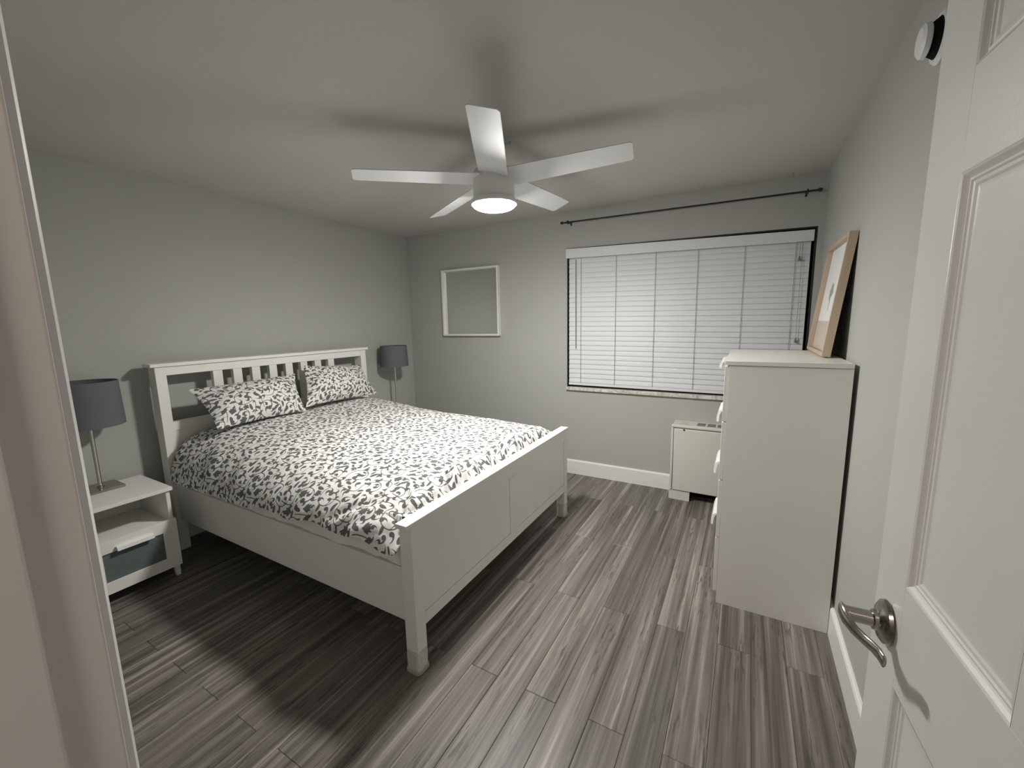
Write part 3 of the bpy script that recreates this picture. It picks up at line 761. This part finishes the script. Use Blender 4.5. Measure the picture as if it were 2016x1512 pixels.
# ------------------------------------------------------------------ chest of drawers
DX0, DX1, DY0, DY1, DH = 3.2335, 3.6855, -1.368, -.590, 1.2205
ch = thing('chest_of_drawers', ((DX0+DX1)/2, (DY0+DY1)/2, 0), 'tall white chest of drawers seen from its side, standing against the right wall', 'chest of drawers')
bx('top', W_, ch, DX0-.018, DX1, DY0-.002, DY1+.002, DH-.020, DH, bev=.0015)
for y0, y1 in ((DY0, DY0+.020), (DY1-.020, DY1)):
    bx('side_panel', W_, ch, DX0, DX1, y0, y1, 0, DH-.0215, bev=.001)
bx('back_panel', W_, ch, DX1-.026, DX1-.0185, DY0+.020, DY1-.020, .05, DH-.0215, bev=0)
bx('plinth', W_, ch, DX0+.012, DX0+.028, DY0+.020, DY1-.020, 0, .060, bev=.001)
zs = [.058, .348, .644, .931, DH-.024]
for k in range(4):
    d = bx('drawer', W_, ch, DX0-.018, DX0-.001, DY0+.003, DY1-.003, zs[k]+.002, zs[k+1]-.002, bev=.0015)
    MB().box(DX0, DX1-.05, DY0+.03, DY1-.03, zs[k]+.02, zs[k]+.17, bev=0).build('drawer_box', W_, d)
    # flat pull bent over the drawer's top edge
    hz = zs[k+1]-.004
    yc = (DY0+DY1)/2; h = MB()
    pr = [(0, .004), (-.016, .006), (-.028, .000), (-.036, -.018), (-.036, -.034), (-.026, -.036), (-.022, -.012), (-.014, .000), (0, -.001)]
    if k < 3: pr = [(a, b*1.65) for a, b in pr]
    A = [h.bm.verts.new((DX0-.018+u, yc-.12, hz+z)) for u, z in pr]; B = [h.bm.verts.new((DX0-.018+u, yc+.12, hz+z)) for u, z in pr]
    for i in range(len(pr)): j = (i+1) % len(pr); h.bm.faces.new((A[i], A[j], B[j], B[i]))
    h.bm.faces.new(A); h.bm.faces.new(B[::-1]); h.build('handle', M['handle'], d, label='white metal drawer pull')

# ------------------------------------------------------------------ picture leaning on the chest
PB, PT = 3.628, 3.684                       # x of the back edge at the foot, at the top
pz0, pz1 = DH+.0005, 1.786
py0, py1 = -1.105, -.535
sl = math.atan2(3.7012-3.640, pz1-pz0)
pf = thing('picture_frame', (3.640, (py0+py1)/2, pz0), 'pale oak picture frame leaning on the wall atop the chest of drawers', 'picture frame')
pf.rotation_euler = (0, sl, 0)
def loc(name, mat, x0, x1, y0, y1, z0, z1, bev=.001, **kw): return MB().box(x0, x1, y0, y1, z0, z1, bev=bev).build(name, mat, pf, local=True, smooth=bool(bev), **kw)
ph, hw, ft_, fd = (pz1-pz0)/math.cos(sl)-.001, (py1-py0)/2, .018, .034
lift = fd*math.sin(sl)
loc('frame_side', M['oak'], -fd, 0, -hw, -hw+ft_, lift, ph)
loc('frame_side', M['oak'], -fd, 0, hw-ft_, hw, lift, ph)
loc('frame_side', M['oak'], -fd, 0, -hw+ft_, hw-ft_, lift, lift+ft_)
loc('frame_side', M['oak'], -fd, 0, -hw+ft_, hw-ft_, ph-ft_, ph)
loc('backing', M['cardback'], -.008, -.003, -hw+ft_, hw-ft_, lift+ft_, ph-ft_, bev=0)
pp = loc('print', M['paper'], -.0098, -.0082, -hw+ft_, hw-ft_, lift+ft_, ph-ft_, bev=0, label='white print with a small grey plant above a beige band')
MB().box(-.0102, -.0099, -hw+ft_, hw-ft_, lift+ft_, lift+.165).build('print_band', M['sand'], pp, local=True)
m = MB()
for a, L, w in ((.2, .070, .034), (-.6, .066, .032), (1.0, .062, .032), (1.7, .050, .026), (-1.3, .052, .026)):
    P = []
    for i in range(13):
        t = i/12*2*PI; u, v = .5+.5*math.cos(t), w*math.sin(t)*(.6+.4*math.cos(t/2)); P.append((-.0103, .02+L*u*math.sin(a)+v*math.cos(a), .30+L*u*math.cos(a)-v*math.sin(a)))
    A = [m.bm.verts.new(p) for p in P[:-1]]; m.bm.faces.new(A)
m.tube([(-.0103, .02, .30), (-.0103, .024, .225)], .0015, 6)
m.build('print_plant', M['ink'], pp, local=True)
loc('glazing', M['glazing'], -.0135, -.0125, -hw+ft_, hw-ft_, lift+ft_, ph-ft_, bev=0)

# ------------------------------------------------------------------ ceiling fan
FX, FY = 2.100, -1.555
fan = thing('ceiling_fan', (FX, FY, RH), 'white five-blade ceiling fan with a lit round lamp', 'ceiling fan')
tilt = Matrix.Rotation(-math.atan(.061), 4, 'Y')
piv = Vector((FX, FY, 2.211))
def tl(bm):
    for v in bm.verts: v.co = piv+(tilt @ (v.co-piv))
MB().lathe([(0, RH-.0005), (.062, RH-.0005), (.064, RH-.012), (.058, RH-.040), (.030, RH-.056), (0, RH-.056)], (FX, FY, 0), 40).build('canopy', M['fan_white'], fan, smooth=True)
MB().lathe([(0, RH-.055), (.013, RH-.055), (.013, 2.198), (0, 2.198)], (FX, FY, 0), 20).build('downrod', M['fan_white'], fan, smooth=True)
for a, mt in ((R(170), 'screw'), (R(20), 'steel')):
    m = MB(); c = Vector((FX+.060*math.cos(a), FY+.060*math.sin(a), RH-.026)); e = c+Vector((.030*math.cos(a), .030*math.sin(a), 0))
    m.tube([c, e], .0045, 8).tube([e-Vector((.006*math.cos(a), .006*math.sin(a), 0)), e+Vector((.004*math.cos(a), .004*math.sin(a), 0))], .008, 10)
    m.build('canopy_screw', M[mt], fan, smooth=True)
m = MB().lathe([(0, 2.212), (.050, 2.212), (.085, 2.206), (.101, 2.194), (.107, 2.178), (.108, 2.060), (.106, 2.054), (0, 2.054)], (FX, FY, 0), 56); hub = m.build('motor_housing', M['fan_white'], fan, smooth=True)
m = MB().lathe([(0, 2.0545), (.109, 2.0545), (.118, 2.050), (.1195, 2.028), (.1135, 2.0255), (.111, 2.034), (0, 2.036)], (FX, FY, 0), 56); m.build('light_ring', M['fan_white'], fan, smooth=True)
m = MB().lathe([(0, 2.0345), (.109, 2.0345), (.111, 2.027), (.107, 2.018), (.095, 2.011), (.075, 2.005), (.050, 2.0015), (.025, 2.000), (0, 1.9995)], (FX, FY, 0), 56)
m.build('lamp_diffuser', M['fan_glow'], fan, smooth=True, label='glowing white lamp diffuser', ang=80)
pt = R(-14.5)
for k in range(5):
    pt = R((-14, -15.5, -14.5, -14.5, 1)[k])
    A = R(298.6)+k*2*PI/5
    d = Vector((math.cos(A), math.sin(A), 0)); t = Vector((-math.sin(A), math.cos(A), 0))*math.cos(pt)+Vector((0, 0, math.sin(pt))); nn = d.cross(t).normalized()
    m = MB(); c0 = Vector((FX, FY, 2.153)); th = .0045
    pts = [(.094, -.074), (.31, -.071), (.52, -.067), (.684, -.063), (.696, -.054), (.697, .052), (.684, .063), (.52, .067), (.31, .071), (.094, .074)]
    up = [m.bm.verts.new(c0+d*r+t*w+nn*th/2) for r, w in pts]; lo = [m.bm.verts.new(c0+d*r+t*w-nn*th/2) for r, w in pts]
    m.bm.faces.new(up); m.bm.faces.new(lo[::-1])
    for i in range(len(pts)): j = (i+1) % len(pts); m.bm.faces.new((up[i], lo[i], lo[j], up[j]))
    tl(m.bm); m.build('blade', M['blade'], fan)

# ------------------------------------------------------------------ door leaf, swung open against the right wall
DA = R(4.5); LX, LY, DW, DT, DHT = 3.525, -2.590, .806, .035, 2.030
dr = bpy.data.objects.new('door_1', None); C.objects.link(dr); dr['kind'] = 'structure'
dr.location = (LX, LY, 0); dr.rotation_euler = (0, 0, -PI/2+DA); ORG['door_1'] = Vector((LX, LY, 0))
# local frame: x from latch to hinge, y into the door (0 = face towards the bed), z up
ST, PWD, MU = .105, .246, .104
zc = [.010, .235, .820, .997, 1.604, 1.735, 1.925, DHT]
xs = [0, ST, ST+PWD, ST+PWD+MU, ST+2*PWD+MU, DW]
def lbx(name, x0, x1, z0, z1, y0=0.0, y1=DT, bev=.0006, par=None, mat='door', **kw): return MB().box(x0, x1, y0, y1, z0, z1, bev=bev).build(name, M[mat], par or dr, local=True, smooth=bool(bev), **kw)
lbx('stile', 0, ST, zc[0], zc[7], bev=.0015); lbx('stile', xs[4], DW, zc[0], zc[7], bev=.0015)
for a, b in ((0, 1), (2, 3), (4, 5), (6, 7)): lbx('rail', ST, xs[4], zc[a], zc[b])
for a, b in ((1, 2), (3, 4), (5, 6)): lbx('mullion', xs[2], xs[3], zc[a], zc[b])
prof = [(0, 0), (.003, .0012), (.007, .0045), (.0095, .0062), (.0125, .0058), (.0150, .0075), (.0190, .0078), (.0225, .0096), (.0265, .0100)]
for a, b in ((1, 2), (3, 4), (5, 6)):
    for xa in (xs[1], xs[3]):
        m = MB(); x0, x1, z0, z1 = xa, xa+PWD, zc[a], zc[b]
        for side in (0, 1):
            prev = None
            for o_, dpt in prof:
                y = dpt if side == 0 else DT-dpt
                ring = [m.bm.verts.new(p) for p in ((x0+o_, y, z0+o_), (x1-o_, y, z0+o_), (x1-o_, y, z1-o_), (x0+o_, y, z1-o_))]
                if prev:
                    for i in range(4): m.bm.faces.new((prev[i], prev[(i+1) % 4], ring[(i+1) % 4], ring[i]))
                prev = ring
            m.bm.faces.new(prev)
        m.build('door_panel', M['door'], dr, local=True)
# lever handle
KX, KZ = .0615, .905
rose = MB()
rp = [(0, 0), (.033, 0), (.0355, -.003), (.034, -.008), (.028, -.0125), (.018, -.0145), (.0165, -.016), (.0160, -.021), (.0125, -.023), (0, -.023)]
rose.lathe(rp, (KX, 0, KZ), 40, 'y', Matrix.Diagonal((.92, 1, 1.06, 1)))
hd = rose.build('door_handle', M['dark_nickel'], dr, local=True, smooth=True, label='satin nickel lever door handle')
MB().tube([(KX, -.018, KZ), (KX, -.050, KZ+.001), (KX, -.060, KZ+.002)], [.0125, .0120, .0115], 18).build('neck', M['dark_nickel'], hd, local=True, smooth=True)
lv = [(KX-.009, -.0625, KZ+.006), (KX+.004, -.0635, KZ+.006), (KX+.020, -.0625, KZ+.003), (KX+.038, -.056, KZ-.002), (KX+.056, -.047, KZ-.004), (KX+.074, -.041, KZ-.002), (KX+.092, -.0385, KZ+.001), (KX+.108, -.0385, KZ+.002), (KX+.112, -.0385, KZ+.002)]
lr = [(.004, .009), (.0065, .013), (.006, .0125), (.005, .0105), (.0048, .0092), (.0045, .0092), (.0042, .0098), (.0038, .0098), (.002, .006)]
MB().tube(lv, lr, 16).build('lever', M['dark_nickel'], hd, local=True, smooth=True)
MB().lathe([(0, 0), (.033, 0), (.034, .006), (.024, .012), (.012, .014), (.012, .045), (0, .045)], (KX, DT, KZ), 30, 'y').build('back_rose', M['dark_nickel'], hd, local=True, smooth=True)
MB().tube([(KX, DT+.045, KZ), (KX+.05, DT+.050, KZ), (KX+.11, DT+.045, KZ)], [(.006, .011), (.005, .010), (.003, .009)], 12).build('back_lever', M['dark_nickel'], hd, local=True, smooth=True)
lbx('latch_plate', -.0008, .001, KZ-.028, KZ+.028, .006, .030, bev=0, mat='steel', label='nickel latch plate')
for z in (.25, 1.02, 1.80): MB().tube([(DW+.004, -.002, z-.045), (DW+.004, -.002, z+.045)], .006, 12).build('hinge', M['steel'], dr, local=True, smooth=True)

# ------------------------------------------------------------------ small fixtures
SY, SZ = -1.888, 2.138
sa = thing('smoke_alarm', (RW, SY, SZ), 'round white smoke alarm high on the right wall, half behind the door', 'smoke alarm')
MB().lathe([(0, -.0005), (.062, -.0005), (.063, -.006), (.057, -.013), (.050, -.013), (0, -.013)], (RW, SY, SZ), 48, 'x').build('base_plate', M['alarm'], sa, smooth=True)
MB().lathe([(0, -.013), (.048, -.013), (.036, -.030), (0, -.030)], (RW, SY, SZ), 48, 'x').build('vent_gap', M['black'], sa, smooth=True)
MB().lathe([(0, -.030), (.038, -.030), (.042, -.033), (.040, -.043), (.032, -.049), (0, -.050)], (RW, SY, SZ), 48, 'x').build('cover', M['alarm'], sa, smooth=True)
hk = MB().tube([(3.505, -.075, RH), (3.505, -.075, RH-.012), (3.497, -.078, RH-.022), (3.500, -.083, RH-.032), (3.510, -.085, RH-.033), (3.515, -.083, RH-.024)], .0022, 8).build('ceiling_hook', M['steel'], None, smooth=True)
tag(hk, 'tiny metal cup hook screwed into the ceiling near the window corner', 'hook')
hl = thing('hall_lamp', (3.15, -4.25, RH), 'round white ceiling lamp in the hall outside the doorway', 'ceiling lamp')
MB().lathe([(0, RH-.0005), (.15, RH-.0005), (.152, RH-.02), (.148, RH-.022), (0, RH-.022)], (3.15, -4.25, 0), 40).build('rim', M['fan_white'], hl, smooth=True)
MB().lathe([(0, RH-.0225), (.14, RH-.0225), (.13, RH-.05), (.08, RH-.068), (0, RH-.074)], (3.15, -4.25, 0), 40).build('diffuser', M['hall_glow'], hl, smooth=True)
